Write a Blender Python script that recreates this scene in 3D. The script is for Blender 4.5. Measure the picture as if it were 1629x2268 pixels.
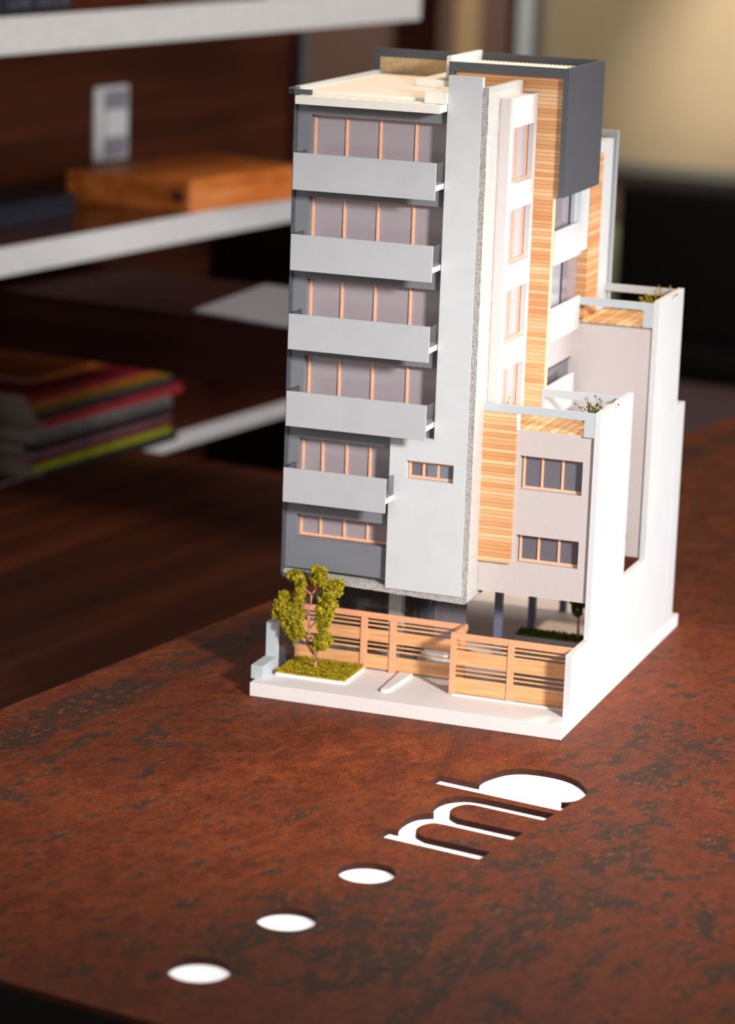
import bpy, bmesh, math, random
from mathutils import Vector, Matrix
random.seed(7)
for o in list(bpy.data.objects): bpy.data.objects.remove(o, do_unlink=True)
S = bpy.context.scene
COL = S.collection
TH = math.radians(9.8636)          # the model stands turned on the table
TZ = 0.75                          # table top height
SC, CC = math.sin(TH), math.cos(TH)
def M2W(x, y, z): return Vector((CC*x - SC*y, SC*x + CC*y, z + TZ))

# ------------------------------------------------------------------ camera
yaw, pit, rol = -0.3439, 0.2356, 0.0357
cam_loc = (0.77092599, -1.90813591, 0.63634936)
R = ((0.93804295, 0.34478106, 0.03466171), (-0.11221006, 0.20759571, 0.97175765), (-0.32784801, 0.91543981, -0.2334216))
cd = bpy.data.cameras.new('camera'); cam = bpy.data.objects.new('camera', cd); COL.objects.link(cam)
rt, upv, fw = [Vector(r) for r in R]
m3 = Matrix((rt, upv, -fw)).transposed()
mw = m3.to_4x4(); mw.translation = Vector(cam_loc)
turn = Matrix.Translation((0, 0, TZ)) @ Matrix.Rotation(TH, 4, 'Z')
cam.matrix_world = turn @ mw
cd.sensor_fit = 'HORIZONTAL'; cd.sensor_width = 24.0; cd.lens = 6434.57/1629*24.0
cd.clip_start = 0.02; cd.clip_end = 60
cd.dof.use_dof = True; cd.dof.focus_distance = 2.02; cd.dof.aperture_fstop = 5.6
S.camera = cam

# ------------------------------------------------------------------ light
S.view_settings.view_transform = 'Standard'; S.view_settings.look = 'None'
S.view_settings.gamma = 1.0; S.view_settings.exposure = 0.0; S.view_settings.use_curve_mapping = False
wd = bpy.data.worlds.new('world'); S.world = wd; wd.use_nodes = True
bg = wd.node_tree.nodes['Background']; bg.inputs[0].default_value = (0.98, 0.96, 0.95, 1); bg.inputs[1].default_value = 0.44

def lamp(name, kind, loc, target, energy, color, **kw):
    l = bpy.data.lights.new(name, kind); o = bpy.data.objects.new(name, l); COL.objects.link(o)
    o.location = loc
    o.rotation_euler = (Vector(target) - Vector(loc)).to_track_quat('-Z', 'Y').to_euler()
    l.energy = energy; l.color = color
    for k, v in kw.items(): setattr(l, k, v)
    return o
ctr = M2W(0.14, 0.06, 0.20)
kd = Vector((CC*0.75 - SC*-0.66, SC*0.75 + CC*-0.66, 0)).normalized()
kloc = ctr + kd*1.75 + Vector((0, 0, 0.62))
lamp('key_spot', 'SPOT', kloc, ctr + Vector((0.05, -0.10, -0.06)), 225, (1.0, 0.975, 0.95), shadow_soft_size=0.11, spot_size=math.radians(30), spot_blend=0.9)
lamp('ceiling_spot', 'SPOT', (0.35, 0.75, 2.35), M2W(0.12, 0.12, 0.3), 62, (1.0, 0.74, 0.50), shadow_soft_size=0.06, spot_size=math.radians(32), spot_blend=0.8)
lamp('window_daylight', 'AREA', (2.9, 1.6, 1.45), (-1.0, 1.5, 0.8), 84, (0.95, 0.97, 1.0), shape='RECTANGLE', size=2.4, size_y=1.5)
lamp('front_fill', 'AREA', (0.6, -3.1, 1.9), (0.1, 0.1, 0.95), 15, (1.0, 0.97, 0.94), shape='RECTANGLE', size=1.6, size_y=1.0)  # soft fill light added behind the camera to brighten the model's fronts
lamp('overhead_fill', 'AREA', (-0.35, 1.4, 2.6), (-0.45, 1.4, 0.8), 13, (1.0, 0.88, 0.76), shape='RECTANGLE', size=0.9, size_y=1.2)  # added warm fill from above, lifts shelf tops, roof and table
lamp('back_room_fill', 'AREA', (-2.3, 3.9, 2.6), (-2.4, 5.6, 0.7), 40, (1.0, 0.88, 0.74), shape='RECTANGLE', size=1.4, size_y=0.6)  # fill light added to lift the dark back wall evenly
lamp('wall_spot', 'SPOT', (-0.6, 4.4, 2.3), (-1.85, 5.6, 0.90), 520, (1.0, 0.84, 0.76), shadow_soft_size=0.10, spot_size=math.radians(15), spot_blend=0.35)

# ------------------------------------------------------------------ materials
def lin(c): return tuple((v/12.92 if v <= 0.04045 else ((v+0.055)/1.055)**2.4) for v in [q/255 for q in c])
class NT:
    def __init__(s, name):
        s.m = bpy.data.materials.new(name); s.m.use_nodes = True; s.t = s.m.node_tree
        s.b = s.t.nodes['Principled BSDF']
    def n(s, t, **kw):
        k = s.t.nodes.new(t)
        for a, v in kw.items(): setattr(k, a, v)
        return k
    def l(s, a, b): s.t.links.new(a, b)
    def coord(s, scale=(1, 1, 1), rot=(0, 0, 0)):
        c = s.n('ShaderNodeTexCoord'); mp = s.n('ShaderNodeMapping'); mp.inputs['Scale'].default_value = scale
        mp.inputs['Rotation'].default_value = rot
        s.l(c.outputs['Object'], mp.inputs[0]); return mp.outputs[0]
    def noise(s, vec, scale, detail=4, rough=0.5):
        k = s.n('ShaderNodeTexNoise'); k.inputs['Scale'].default_value = scale; k.inputs['Detail'].default_value = detail
        k.inputs['Roughness'].default_value = rough; s.l(vec, k.inputs['Vector']); return k.outputs['Fac']
    def ramp(s, fac, stops):
        k = s.n('ShaderNodeValToRGB'); e = k.color_ramp.elements
        while len(e) < len(stops): e.new(0.5)
        for i, (p, c) in enumerate(stops): e[i].position = p; e[i].color = (*c, 1)
        s.l(fac, k.inputs[0]); return k.outputs[0]
    def mix(s, fac, a, b, mode='MIX'):
        k = s.n('ShaderNodeMix', data_type='RGBA', blend_type=mode)
        for sock, v in ((k.inputs[0], fac), (k.inputs[6], a), (k.inputs[7], b)):
            if isinstance(v, (int, float)): sock.default_value = v
            elif isinstance(v, tuple): sock.default_value = (*v, 1)
            else: s.l(v, sock)
        return k.outputs[2]
    def math(s, op, a, b=None):
        k = s.n('ShaderNodeMath', operation=op)
        for i, v in enumerate((a, b)):
            if v is None: continue
            if isinstance(v, (int, float)): k.inputs[i].default_value = v
            else: s.l(v, k.inputs[i])
        return k.outputs[0]
    def bump(s, h, strength, dist):
        k = s.n('ShaderNodeBump'); k.inputs['Strength'].default_value = strength; k.inputs['Distance'].default_value = dist
        s.l(h, k.inputs['Height']); s.l(k.outputs[0], s.b.inputs['Normal'])
    def set(s, col=None, rough=None, spec=None, metal=None):
        for nme, v in (('Base Color', col), ('Roughness', rough), ('Specular IOR Level', spec), ('Metallic', metal)):
            if v is None: continue
            if isinstance(v, (int, float)): s.b.inputs[nme].default_value = v
            elif isinstance(v, tuple): s.b.inputs[nme].default_value = (*v, 1)
            else: s.l(v, s.b.inputs[nme])
        return s.m
def plain(name, rgb, rough=0.6, spec=0.3, metal=0.0, var=0.05, scale=60):
    t = NT(name); c = lin(rgb); v = t.coord()
    f = t.noise(v, scale, 3)
    col = t.ramp(f, [(0.3, tuple(x*(1-var) for x in c)), (0.7, tuple(min(1, x*(1+var)) for x in c))])
    return t.set(col, rough, spec, metal)
def boards(name, c1, c2, pitch, axis, rough=0.6, cuts=0.0, hatch=False, seam=(0.30, 0.13, 0.05)):
    # narrow boards of slightly different tints, thin dark seams
    t = NT(name); c = t.n('ShaderNodeTexCoord'); sp = t.n('ShaderNodeSeparateXYZ'); t.l(c.outputs['Object'], sp.inputs[0])
    a = sp.outputs[axis]
    q = t.math('DIVIDE', a, pitch); row = t.math('FLOOR', q); fr = t.math('FRACT', q)
    w = t.n('ShaderNodeTexWhiteNoise', noise_dimensions='1D'); t.l(row, w.inputs['W'])
    f2 = w.outputs['Value']
    if cuts:
        other = sp.outputs['Y' if axis == 'X' else 'X']
        q2 = t.math('ADD', t.math('DIVIDE', other, cuts), t.math('MULTIPLY', f2, 7.3))
        w2 = t.n('ShaderNodeTexWhiteNoise', noise_dimensions='2D'); cb = t.n('ShaderNodeCombineXYZ')
        t.l(row, cb.inputs[0]); t.l(t.math('FLOOR', q2), cb.inputs[1]); t.l(cb.outputs[0], w2.inputs['Vector']); f2 = w2.outputs['Value']
    col = t.ramp(f2, [(0.0, lin(c1)), (1.0, lin(c2))])
    sc = {'X': (900, 40, 900), 'Z': (60, 60, 900)}[axis]
    g = t.noise(t.coord(sc), 1.0, 4, 0.6)
    col = t.mix(0.22, col, t.ramp(g, [(0.35, (0.5, 0.5, 0.5)), (0.6, (1, 1, 1))]), 'MULTIPLY')
    s1 = t.math('LESS_THAN', fr, 0.13)
    s2 = t.math('MULTIPLY', s1, 0.75)
    if cuts: 
        fr2 = t.math('LESS_THAN', t.math('FRACT', q2), 0.03); s2 = t.math('MAXIMUM', s2, t.math('MULTIPLY', fr2, 0.7))
    col = t.mix(s2, col, seam)
    t.bump(t.math('SUBTRACT', 1.0, s1), 0.5, 0.0002)
    return t.set(col, rough, 0.25)

MAT = {}
MAT['white'] = plain('white_card', (228, 226, 224), 0.55, 0.25, var=0.02)
MAT['cream'] = plain('cream_card', (240, 234, 224), 0.6, 0.2, var=0.02)
MAT['base_card'] = plain('base_card', (232, 224, 222), 0.6, 0.2, var=0.02)
MAT['bay_white'] = plain('bay_card', (206, 200, 198), 0.6, 0.2, var=0.02)
MAT['light_grey'] = plain('light_grey_card', (200, 203, 205), 0.45, 0.35, var=0.03)
MAT['side_white'] = plain('white_wall_card', (206, 207, 208), 0.5, 0.3, var=0.02)
MAT['grey_edge'] = plain('pale_grey_edge', (182, 188, 193), 0.5, 0.3, var=0.02)
MAT['balcony_grey'] = plain('balcony_grey', (180, 181, 185), 0.4, 0.35, var=0.03)
MAT['dark_grey'] = plain('dark_grey_card', (118, 120, 126), 0.45, 0.35, var=0.05)
MAT['charcoal'] = plain('charcoal_card', (80, 82, 88), 0.42, 0.35, var=0.04)
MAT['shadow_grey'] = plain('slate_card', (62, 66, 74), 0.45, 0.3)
MAT['taupe'] = plain('taupe_card', (192, 182, 180), 0.6, 0.25, var=0.025, scale=400)
MAT['copper'] = plain('copper_wood_strip', (238, 178, 144), 0.4, 0.4, var=0.08, scale=300)
MAT['tan'] = plain('tan_fibre_board', (200, 172, 132), 0.8, 0.1, var=0.18, scale=500)
MAT['court_brown'] = plain('brown_sheet', (96, 50, 32), 0.8, 0.1, var=0.2, scale=300)
MAT['clad'] = boards('wood_cladding', (206, 144, 92), (234, 192, 148), 0.0029, 'Z')
MAT['deck'] = boards('wood_decking', (205, 150, 95), (240, 205, 155), 0.0068, 'X', cuts=0.035, seam=(0.20, 0.12, 0.06))
MAT['trim_wood'] = plain('pale_wood_edge', (245, 214, 175), 0.5, 0.25, var=0.05)
MAT['navy'] = plain('blue_grey_post', (104, 108, 128), 0.3, 0.5)
def fence_wood():
    t = NT('gate_wood'); v = t.coord((30, 30, 900)); f = t.noise(v, 1.0, 5, 0.6)
    return t.set(t.ramp(f, [(0.3, lin((206, 142, 92))), (0.65, lin((238, 180, 128)))]), 0.5, 0.3)
MAT['fence'] = fence_wood()
MAT['post_wood'] = plain('gate_post_wood', (232, 164, 124), 0.5, 0.3, var=0.06, scale=300)
def glass(name, rgb, rough=0.12):
    t = NT(name); c = lin(rgb); f = t.noise(t.coord(), 2500, 2, 0.7)
    return t.set(t.ramp(f, [(0.3, tuple(x*0.8 for x in c)), (0.7, tuple(x*1.15 for x in c))]), rough, 0.9)
MAT['pane'] = glass('mauve_acrylic', (158, 146, 151))
MAT['pane_dark'] = glass('dark_acrylic', (104, 99, 108))
MAT['pane_pale'] = glass('pale_acrylic', (186, 184, 190))
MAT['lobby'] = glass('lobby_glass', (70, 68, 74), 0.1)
def clear():
    t = NT('clear_acrylic'); t.b.inputs['Transmission Weight'].default_value = 1.0
    t.b.inputs['IOR'].default_value = 1.2
    return t.set((0.93, 0.94, 0.96), 0.05)
MAT['clear'] = clear()
def concrete():
    t = NT('rough_concrete'); f = t.noise(t.coord((1, 1, 1)), 620, 5, 0.7)
    f3 = t.noise(t.coord(), 60, 3)
    t.bump(f, 1.0, 0.0030)
    c = t.ramp(f, [(0.36, lin((160, 152, 145))), (0.60, lin((222, 216, 209)))])
    return t.set(t.mix(t.math('MULTIPLY', f3, 0.3), c, (1, 1, 1)), 0.85, 0.15)
MAT['concrete'] = concrete()
MAT['concrete_side'] = plain('smooth_concrete', (192, 189, 184), 0.8, 0.15, var=0.04, scale=500)
def moss(name, c1, c2, c3):
    t = NT(name); f = t.noise(t.coord(), 260, 4, 0.7)
    t.b.inputs['Subsurface Weight'].default_value = 0.0
    return t.set(t.ramp(f, [(0.3, lin(c1)), (0.5, lin(c2)), (0.72, lin(c3))]), 0.85, 0.1)
MAT['moss'] = moss('olive_flock', (104, 88, 20), (158, 138, 30), (200, 176, 46))
MAT['leaf'] = moss('tree_flock', (92, 88, 24), (156, 142, 34), (208, 184, 56))
MAT['dark_leaf'] = moss('dark_flock', (50, 62, 24), (84, 92, 34), (120, 116, 44))
MAT['bark'] = plain('copper_bark', (186, 128, 104), 0.5, 0.3, var=0.2, scale=400)
def rust():
    t = NT('rusted_laminate')
    v = t.coord((1.0, 0.6, 1), (0, 0, 0.5))
    big = t.noise(v, 4.2, 4, 0.6); fine = t.noise(t.coord(), 520, 3, 0.7); med = t.noise(v, 42, 7, 0.72)
    col = t.ramp(med, [(0.30, lin((80, 36, 20))), (0.50, lin((110, 50, 24))), (0.72, lin((148, 76, 34)))])
    sp = t.mix(0.6, col, t.ramp(fine, [(0.36, (0.4, 0.38, 0.38)), (0.53, (1, 1, 1)), (0.68, (2.0, 1.75, 1.4))]), 'MULTIPLY')
    a = t.math('MULTIPLY', t.math('SUBTRACT', big, 0.57), 9.0)
    b = t.math('MULTIPLY', t.math('SUBTRACT', med, 0.50), 15.0)
    b = t.math('ADD', b, t.math('MULTIPLY', t.math('SUBTRACT', fine, 0.5), 5.0))
    cx = t.n('ShaderNodeTexCoord'); sx = t.n('ShaderNodeSeparateXYZ'); t.l(cx.outputs['Object'], sx.inputs[0])
    band = t.ramp(t.math('DIVIDE', t.math('ADD', sx.outputs[0], 0.13), 1.13), [(0.0, (0.15,)*3), (0.018, (0.3,)*3), (0.030, (0.85,)*3), (0.052, (0.85,)*3), (0.070, (0.25,)*3), (0.30, (0.25,)*3), (0.42, (0.62,)*3), (0.60, (0.70,)*3), (0.75, (0.4,)*3)])
    b = t.math('ADD', b, t.math('MULTIPLY', t.math('SUBTRACT', band, 0.42), 3.4))
    mk = t.math('MAXIMUM', t.math('MINIMUM', t.math('ADD', a, b), 1.0), 0.0)
    dark = t.ramp(fine, [(0.3, lin((30, 25, 23))), (0.7, lin((60, 47, 38)))])
    fl = t.noise(t.coord((1, 0.6, 1), (0, 0, 0.5)), 190, 4, 0.65)
    dark = t.mix(t.ramp(fl, [(0.56, (0, 0, 0)), (0.66, (1, 1, 1))]), dark, lin((116, 66, 38)))
    grit = t.ramp(fl, [(0.34, (0.55, 0.52, 0.5)), (0.5, (1, 1, 1)), (0.7, (1.25, 1.2, 1.1))])
    sp = t.mix(0.8, sp, grit, 'MULTIPLY')
    col = t.mix(t.math('MULTIPLY', mk, 0.88), sp, dark)
    t.bump(fine, 0.25, 0.0003)
    r = t.ramp(med, [(0.3, (0.5,)*3), (0.7, (0.62,)*3)])
    return t.set(col, r, 0.17)
MAT['rust'] = rust()
def darkwood(name, c1, c2, c3, rough=0.3, along='Y', spec=0.25):
    t = NT(name); sc = (26, 1.2, 26) if along == 'Y' else (1.2, 26, 26)
    f = t.noise(t.coord(sc), 1.0, 5, 0.6)
    return t.set(t.ramp(f, [(0.3, lin(c1)), (0.5, lin(c2)), (0.7, lin(c3))]), rough, spec)
MAT['darkwood'] = darkwood('dark_wood', (50, 23, 12), (70, 33, 18), (94, 46, 24), 0.55, 'Y', 0.1)
MAT['shelfwood'] = darkwood('shelf_wood', (60, 30, 24), (78, 40, 30), (96, 52, 38), 0.15)
MAT['blackwood'] = darkwood('blackish_wood', (34, 15, 12), (44, 20, 16), (56, 27, 22), 0.7, 'X', 0.04)
MAT['apron_black'] = plain('black_laminate', (16, 10, 10), 0.6, 0.15)
MAT['edge_white'] = plain('white_edge_band', (222, 219, 216), 0.5, 0.3)
MAT['chrome'] = plain('brushed_steel', (78, 80, 88), 0.5, 0.4, 0.5)
MAT['box_black'] = plain('black_cardboard', (30, 32, 42), 0.5, 0.3)
def boxwood():
    t = NT('orange_wood'); f = t.noise(t.coord((40, 7, 60), (0, 0, 0.3)), 1.0, 4, 0.6)
    return t.set(t.ramp(f, [(0.3, lin((160, 84, 32))), (0.5, lin((220, 120, 48))), (0.75, lin((236, 152, 88)))]), 0.38, 0.35)
MAT['boxwood'] = boxwood()
def emis(name, rgb, s):
    t = NT(name); t.b.inputs['Emission Color'].default_value = (*rgb, 1); t.b.inputs['Emission Strength'].default_value = s
    return t.set(rgb, 0.4)
MAT['backlight'] = emis('backlit_opal', (0.9, 0.885, 0.885), 0.75)
MAT['wall_beige'] = plain('beige_wall_paint', (150, 128, 108), 0.8, 0.1, var=0.04, scale=3)
MAT['wall_dark'] = plain('brown_wall_paint', (128, 104, 94), 0.8, 0.1, var=0.04, scale=3)
MAT['floor'] = plain('dark_carpet', (74, 56, 66), 0.55, 0.3, var=0.1, scale=30)
MAT['ceil'] = plain('ceiling_paint', (150, 142, 134), 0.9, 0.1)
MAT['board'] = plain('beige_board', (172, 158, 128), 0.35, 0.4, var=0.03, scale=4)
MAT['frame_green'] = plain('greenish_aluminium', (120, 122, 112), 0.4, 0.4)
MAT['paleblue'] = plain('pale_blue_trim', (214, 226, 232), 0.5, 0.3)
MAT['leather'] = plain('black_leather', (18, 14, 14), 0.6, 0.2)

# ------------------------------------------------------------------ geometry helpers
def link(name, me, mat, parent=None, bevel=0.0, smooth=False, structure=False):
    o = bpy.data.objects.new(name, me); COL.objects.link(o)
    me.materials.append(MAT[mat] if isinstance(mat, str) else mat)
    if parent is not None: o.parent = parent
    if smooth:
        for p in me.polygons: p.use_smooth = True
    if bevel:
        b = o.modifiers.new('bevel', 'BEVEL'); b.width = bevel; b.segments = 2; b.limit_method = 'ANGLE'
    if structure: o['kind'] = 'structure'
    return o
def bm_box(bm, b):
    x0, x1, y0, y1, z0, z1 = b
    v = [bm.verts.new(p) for p in ((x0,y0,z0),(x1,y0,z0),(x1,y1,z0),(x0,y1,z0),(x0,y0,z1),(x1,y0,z1),(x1,y1,z1),(x0,y1,z1))]
    for f in ((0,3,2,1),(4,5,6,7),(0,1,5,4),(1,2,6,5),(2,3,7,6),(3,0,4,7)): bm.faces.new([v[i] for i in f])
def fin(bm, name):
    me = bpy.data.meshes.new(name); bm.to_mesh(me); bm.free(); return me
def boxes(name, bl, mat, parent=None, bevel=0.0, **k):
    bm = bmesh.new()
    for b in bl: bm_box(bm, b)
    return link(name, fin(bm, name), mat, parent, bevel, **k)
def cyl(bm, p0, p1, r0, r1=None, n=12):
    r1 = r0 if r1 is None else r1
    p0, p1 = Vector(p0), Vector(p1); d = (p1-p0).normalized()
    a = d.orthogonal().normalized(); b = d.cross(a)
    A = [bm.verts.new(p0 + r0*(math.cos(t)*a + math.sin(t)*b)) for t in [2*math.pi*i/n for i in range(n)]]
    B = [bm.verts.new(p1 + r1*(math.cos(t)*a + math.sin(t)*b)) for t in [2*math.pi*i/n for i in range(n)]]
    for i in range(n): bm.faces.new((A[i], A[(i+1) % n], B[(i+1) % n], B[i]))
    bm.faces.new(A[::-1]); bm.faces.new(B)
def prism(name, poly, axis, a0, a1, mat, parent=None, bevel=0.0, **k):
    # outline in the two other axes, extruded along the named axis
    bm = bmesh.new()
    def P(u, v, a): return {'x': (a, u, v), 'y': (u, a, v), 'z': (u, v, a)}[axis]
    A = [bm.verts.new(P(u, v, a0)) for u, v in poly]; B = [bm.verts.new(P(u, v, a1)) for u, v in poly]
    n = len(poly)
    for i in range(n): bm.faces.new((A[i], A[(i+1) % n], B[(i+1) % n], B[i]))
    bm.faces.new(A); bm.faces.new(B)
    bmesh.ops.recalc_face_normals(bm, faces=bm.faces)
    return link(name, fin(bm, name), mat, parent, bevel, **k)
def panel(name, outer, holes, plane, a0, a1, mat, parent=None, bevel=0.0):
    # flat sheet with holes: grid of boxes merged into one skin
    xs = sorted({outer[0], outer[1], *[h[0] for h in holes], *[h[1] for h in holes]})
    zs = sorted({outer[2], outer[3], *[h[2] for h in holes], *[h[3] for h in holes]})
    bm = bmesh.new(); vs = {}
    def V(u, v, a):
        k = (u, v, a)
        if k not in vs: vs[k] = bm.verts.new((u, a, v) if plane == 'y' else (a, u, v))
        return vs[k]
    solid = {}
    for i in range(len(xs)-1):
        for j in range(len(zs)-1):
            cx, cz = (xs[i]+xs[i+1])/2, (zs[j]+zs[j+1])/2
            solid[i, j] = not any(h[0] < cx < h[1] and h[2] < cz < h[3] for h in holes)
    for (i, j), s in solid.items():
        if not s: continue
        x0, x1, z0, z1 = xs[i], xs[i+1], zs[j], zs[j+1]
        for a in (a0, a1): bm.faces.new((V(x0,z0,a), V(x1,z0,a), V(x1,z1,a), V(x0,z1,a)))
        for (di, dj, e) in ((-1,0,((x0,z0),(x0,z1))), (1,0,((x1,z0),(x1,z1))), (0,-1,((x0,z0),(x1,z0))), (0,1,((x0,z1),(x1,z1)))):
            if not solid.get((i+di, j+dj), False):
                (u0,v0),(u1,v1) = e; bm.faces.new((V(u0,v0,a0), V(u1,v1,a0), V(u1,v1,a1), V(u0,v0,a1)))
    bmesh.ops.recalc_face_normals(bm, faces=bm.faces)
    return link(name, fin(bm, name), mat, parent, bevel)
def empty(name, loc, label, cat, rz=0, group=None):
    o = bpy.data.objects.new(name, None); COL.objects.link(o); o.location = loc; o.rotation_euler = (0, 0, rz)
    o.empty_display_size = 0.02
    return tag(o, label, cat, group)
def tag(o, label, cat, group=None):
    o['label'] = label; o['category'] = cat
    if group: o['group'] = group
    return o

# ------------------------------------------------------------------ room
boxes('floor', [(-3.6, 3.4, -3.4, 5.8, -0.1, 0)], 'floor', structure=True)
boxes('wall_back', [(-3.6, 3.4, 5.6, 5.8, 0, 2.7)], 'wall_dark', structure=True)
boxes('wall_left', [(-3.8, -3.6, -3.4, 5.8, 0, 2.7)], 'wall_beige', structure=True)
boxes('wall_right', [(3.4, 3.6, -3.4, 5.8, 0, 0.7), (3.4, 3.6, -3.4, 5.8, 2.3, 2.7), (3.4, 3.6, -3.4, 0.3, 0.7, 2.3), (3.4, 3.6, 2.9, 5.8, 0.7, 2.3)], 'wall_beige', structure=True)
boxes('ceiling', [(-3.8, 3.6, -3.4, 5.8, 2.7, 2.8)], 'ceil', structure=True)
boxes('trim_1', [(-2.838, -2.764, 5.57, 5.6, 0, 2.2)], 'tan', structure=True, bevel=0.004)
boxes('trim_2', [(-2.629, -2.56, 5.55, 5.6, 0, 2.4)], 'paleblue', structure=True, bevel=0.004)
boxes('trim_3', [(-2.664, -2.631, 5.575, 5.6, 0, 2.4)], 'blackwood', structure=True)
boxes('door_1', [(-3.04, -2.902, 5.575, 5.6, 0.0, 2.2)], 'blackwood', structure=True, bevel=0.004)
wb = empty('wall_board', (-1.6, 5.58, 0.45), 'large beige wall board with grey-green bottom rail, hung on the back wall', 'board')
boxes('panel', [(-0.955, 1.2, -0.012, 0.008, 0.035, 1.4)], 'board', wb)
boxes('frame', [(-0.96, 1.2, -0.03, 0.012, 0.0, 0.035), (-0.99, -0.955, -0.03, 0.012, 0.0, 1.43)], 'frame_green', wb, 0.004)

# ------------------------------------------------------------------ table with cut-out lettering
table = empty('table', (0.6, 0.8, 0), 'long table with rust-patterned top and backlit cut-out lettering', 'table')
table.location = (0, 0, 0)
TX0, TX1, TY0, TY1 = -0.1272, 1.00, -0.5335, 2.3
def arc(cx, cy, r, a0, a1, n): return [(cx + r*math.cos(math.radians(a0 + (a1-a0)*i/n)), cy + r*math.sin(math.radians(a0 + (a1-a0)*i/n))) for i in range(n+1)]
def smoothpath(pts, n=5):
    out = []
    for i in range(len(pts)-1):
        p0 = pts[max(i-1, 0)]; p1 = pts[i]; p2 = pts[i+1]; p3 = pts[min(i+2, len(pts)-1)]
        for k in range(n):
            t = k/n
            out.append(tuple(0.5*((2*p1[j]) + (-p0[j]+p2[j])*t + (2*p0[j]-5*p1[j]+4*p2[j]-p3[j])*t*t + (-p0[j]+3*p1[j]-3*p2[j]+p3[j])*t**3) for j in (0, 1)))
    out.append(pts[-1]); return out
letter_b = [(0.2035, -0.0948), (0.2035, -0.0778), (0.2335, -0.0778)] + \
    smoothpath([(0.2303, -0.0705), (0.2296, -0.0618), (0.2319, -0.0489), (0.2363, -0.0381), (0.2443, -0.0308), (0.2565, -0.0273), (0.2712, -0.0272), (0.2848, -0.0325), (0.2965, -0.0429), (0.3022, -0.0519), (0.3040, -0.0629), (0.3025, -0.0721), (0.2962, -0.0790)]) + \
    [(0.3033, -0.0788), (0.3033, -0.0948)]
letter_m = [(0.2275, -0.2078), (0.2275, -0.1905), (0.2345, -0.1905)] + \
    smoothpath([(0.2307, -0.1839), (0.2286, -0.1752), (0.2282, -0.1637), (0.2307, -0.1549), (0.2371, -0.1480)]) + \
    smoothpath([(0.2321, -0.1417), (0.2289, -0.1299), (0.2294, -0.1188), (0.2336, -0.1104), (0.2408, -0.1047), (0.2508, -0.1030)]) + \
    [(0.3030, -0.1030), (0.3030, -0.1184)] + \
    smoothpath([(0.2540, -0.1184), (0.2468, -0.1200), (0.2432, -0.1270), (0.2430, -0.1345), (0.2460, -0.1425), (0.2540, -0.1480)]) + \
    [(0.3030, -0.1480), (0.3030, -0.1637)] + \
    smoothpath([(0.2530, -0.1637), (0.2460, -0.1655), (0.2425, -0.1720), (0.2425, -0.1810), (0.2460, -0.1875), (0.2545, -0.1922)]) + \
    [(0.3025, -0.1922), (0.3025, -0.2078)]
holes = [letter_b, letter_m] + [arc(0.2563, cy, 0.0181, 0, 352.5, 47) for cy in (-0.4583, -0.3645, -0.2695)]
cu = bpy.data.curves.new('rust_top', 'CURVE'); cu.dimensions = '2D'; cu.fill_mode = 'BOTH'; cu.extrude = 0.0021
for poly in [[(TX0, TY0), (TX1, TY0), (TX1, TY1), (TX0, TY1)]] + holes:
    sp = cu.splines.new('POLY'); sp.points.add(len(poly)-1); sp.use_cyclic_u = True
    for i, (x, y) in enumerate(poly): sp.points[i].co = (x, y, 0, 1)
tmp = bpy.data.objects.new('tmp', cu); COL.objects.link(tmp)
dg = bpy.context.evaluated_depsgraph_get(); dg.update()
me = bpy.data.meshes.new_from_object(tmp.evaluated_get(dg)); bpy.data.objects.remove(tmp, do_unlink=True)
me.materials.clear(); me.name = 'rust_top'
top = link('rust_top', me, 'rust', table); top.location = (0, 0, TZ - 0.0021)
me.materials.append(plain('plate_core', (58, 30, 22), 0.7, 0.1, var=0.3, scale=400))
for p in me.polygons:
    if abs(p.normal.z) < 0.5: p.material_index = 1
boxes('light_panel', [(0.17, 0.34, -0.50, -0.01, TZ-0.0075, TZ-0.0043)], 'backlight', table)
boxes('apron', [(TX0, 0.165, TY0, TY1, TZ-0.045, TZ-0.0043), (0.345, TX1, TY0, TY1, TZ-0.045, TZ-0.0043), (0.165, 0.345, TY0, -0.505, TZ-0.045, TZ-0.0043), (0.165, 0.345, -0.005, TY1, TZ-0.045, TZ-0.0043), (0.165, 0.345, -0.505, -0.005, TZ-0.045, TZ-0.0076)], 'apron_black', table)
for x, y in ((-0.09, -0.49), (0.93, -0.49), (-0.09, 2.23), (0.93, 2.23)):
    boxes('leg', [(x-0.03, x+0.03, y-0.03, y+0.03, 0, TZ-0.045)], 'blackwood', table, 0.003)

# ------------------------------------------------------------------ architectural model
mod = empty('architectural_model', (0, 0, TZ), 'white and grey scale model of a tall apartment building on the rusty table', 'scale model', TH)
B = 0.00022
ZB = 0.0103
prism('base_board', [(0, 0), (0.24, 0), (0.24, 0.3365), (0, 0.3365)], 'z', 0, ZB, 'base_card', mod, 0.0003)

# boundary walls
lw = boxes('boundary_wall', [(-0.0034, 0.0061, 0.0384, 0.069, ZB, 0.0469)], 'grey_edge', mod, B)
boxes('block', [(-0.0034, 0.0061, 0.0100, 0.0384, ZB, 0.0207)], 'grey_edge', lw, B)
boxes('shaded_lining', [(0.0061, 0.0066, 0.0414, 0.0690, ZB, 0.0455)], 'shadow_grey', lw)  # dark inner face; shade on this side is put into its colour too
boxes('boundary_wall', [(0.0000, 0.0040, 0.069, 0.333, ZB, 0.0469)], 'dark_grey', mod, B)
boxes('stub_wall', [(0.2342, 0.2392, 0.0213, 0.0670, ZB, 0.0568)], 'side_white', mod, B)
sw = prism('side_wall', [(0.0672, ZB), (0.0672, 0.2252), (0.1557, 0.2252), (0.1557, 0.0825), (0.2183, 0.0825), (0.2183, ZB)], 'x', 0.2343, 0.2388, 'side_white', mod, B)
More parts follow.
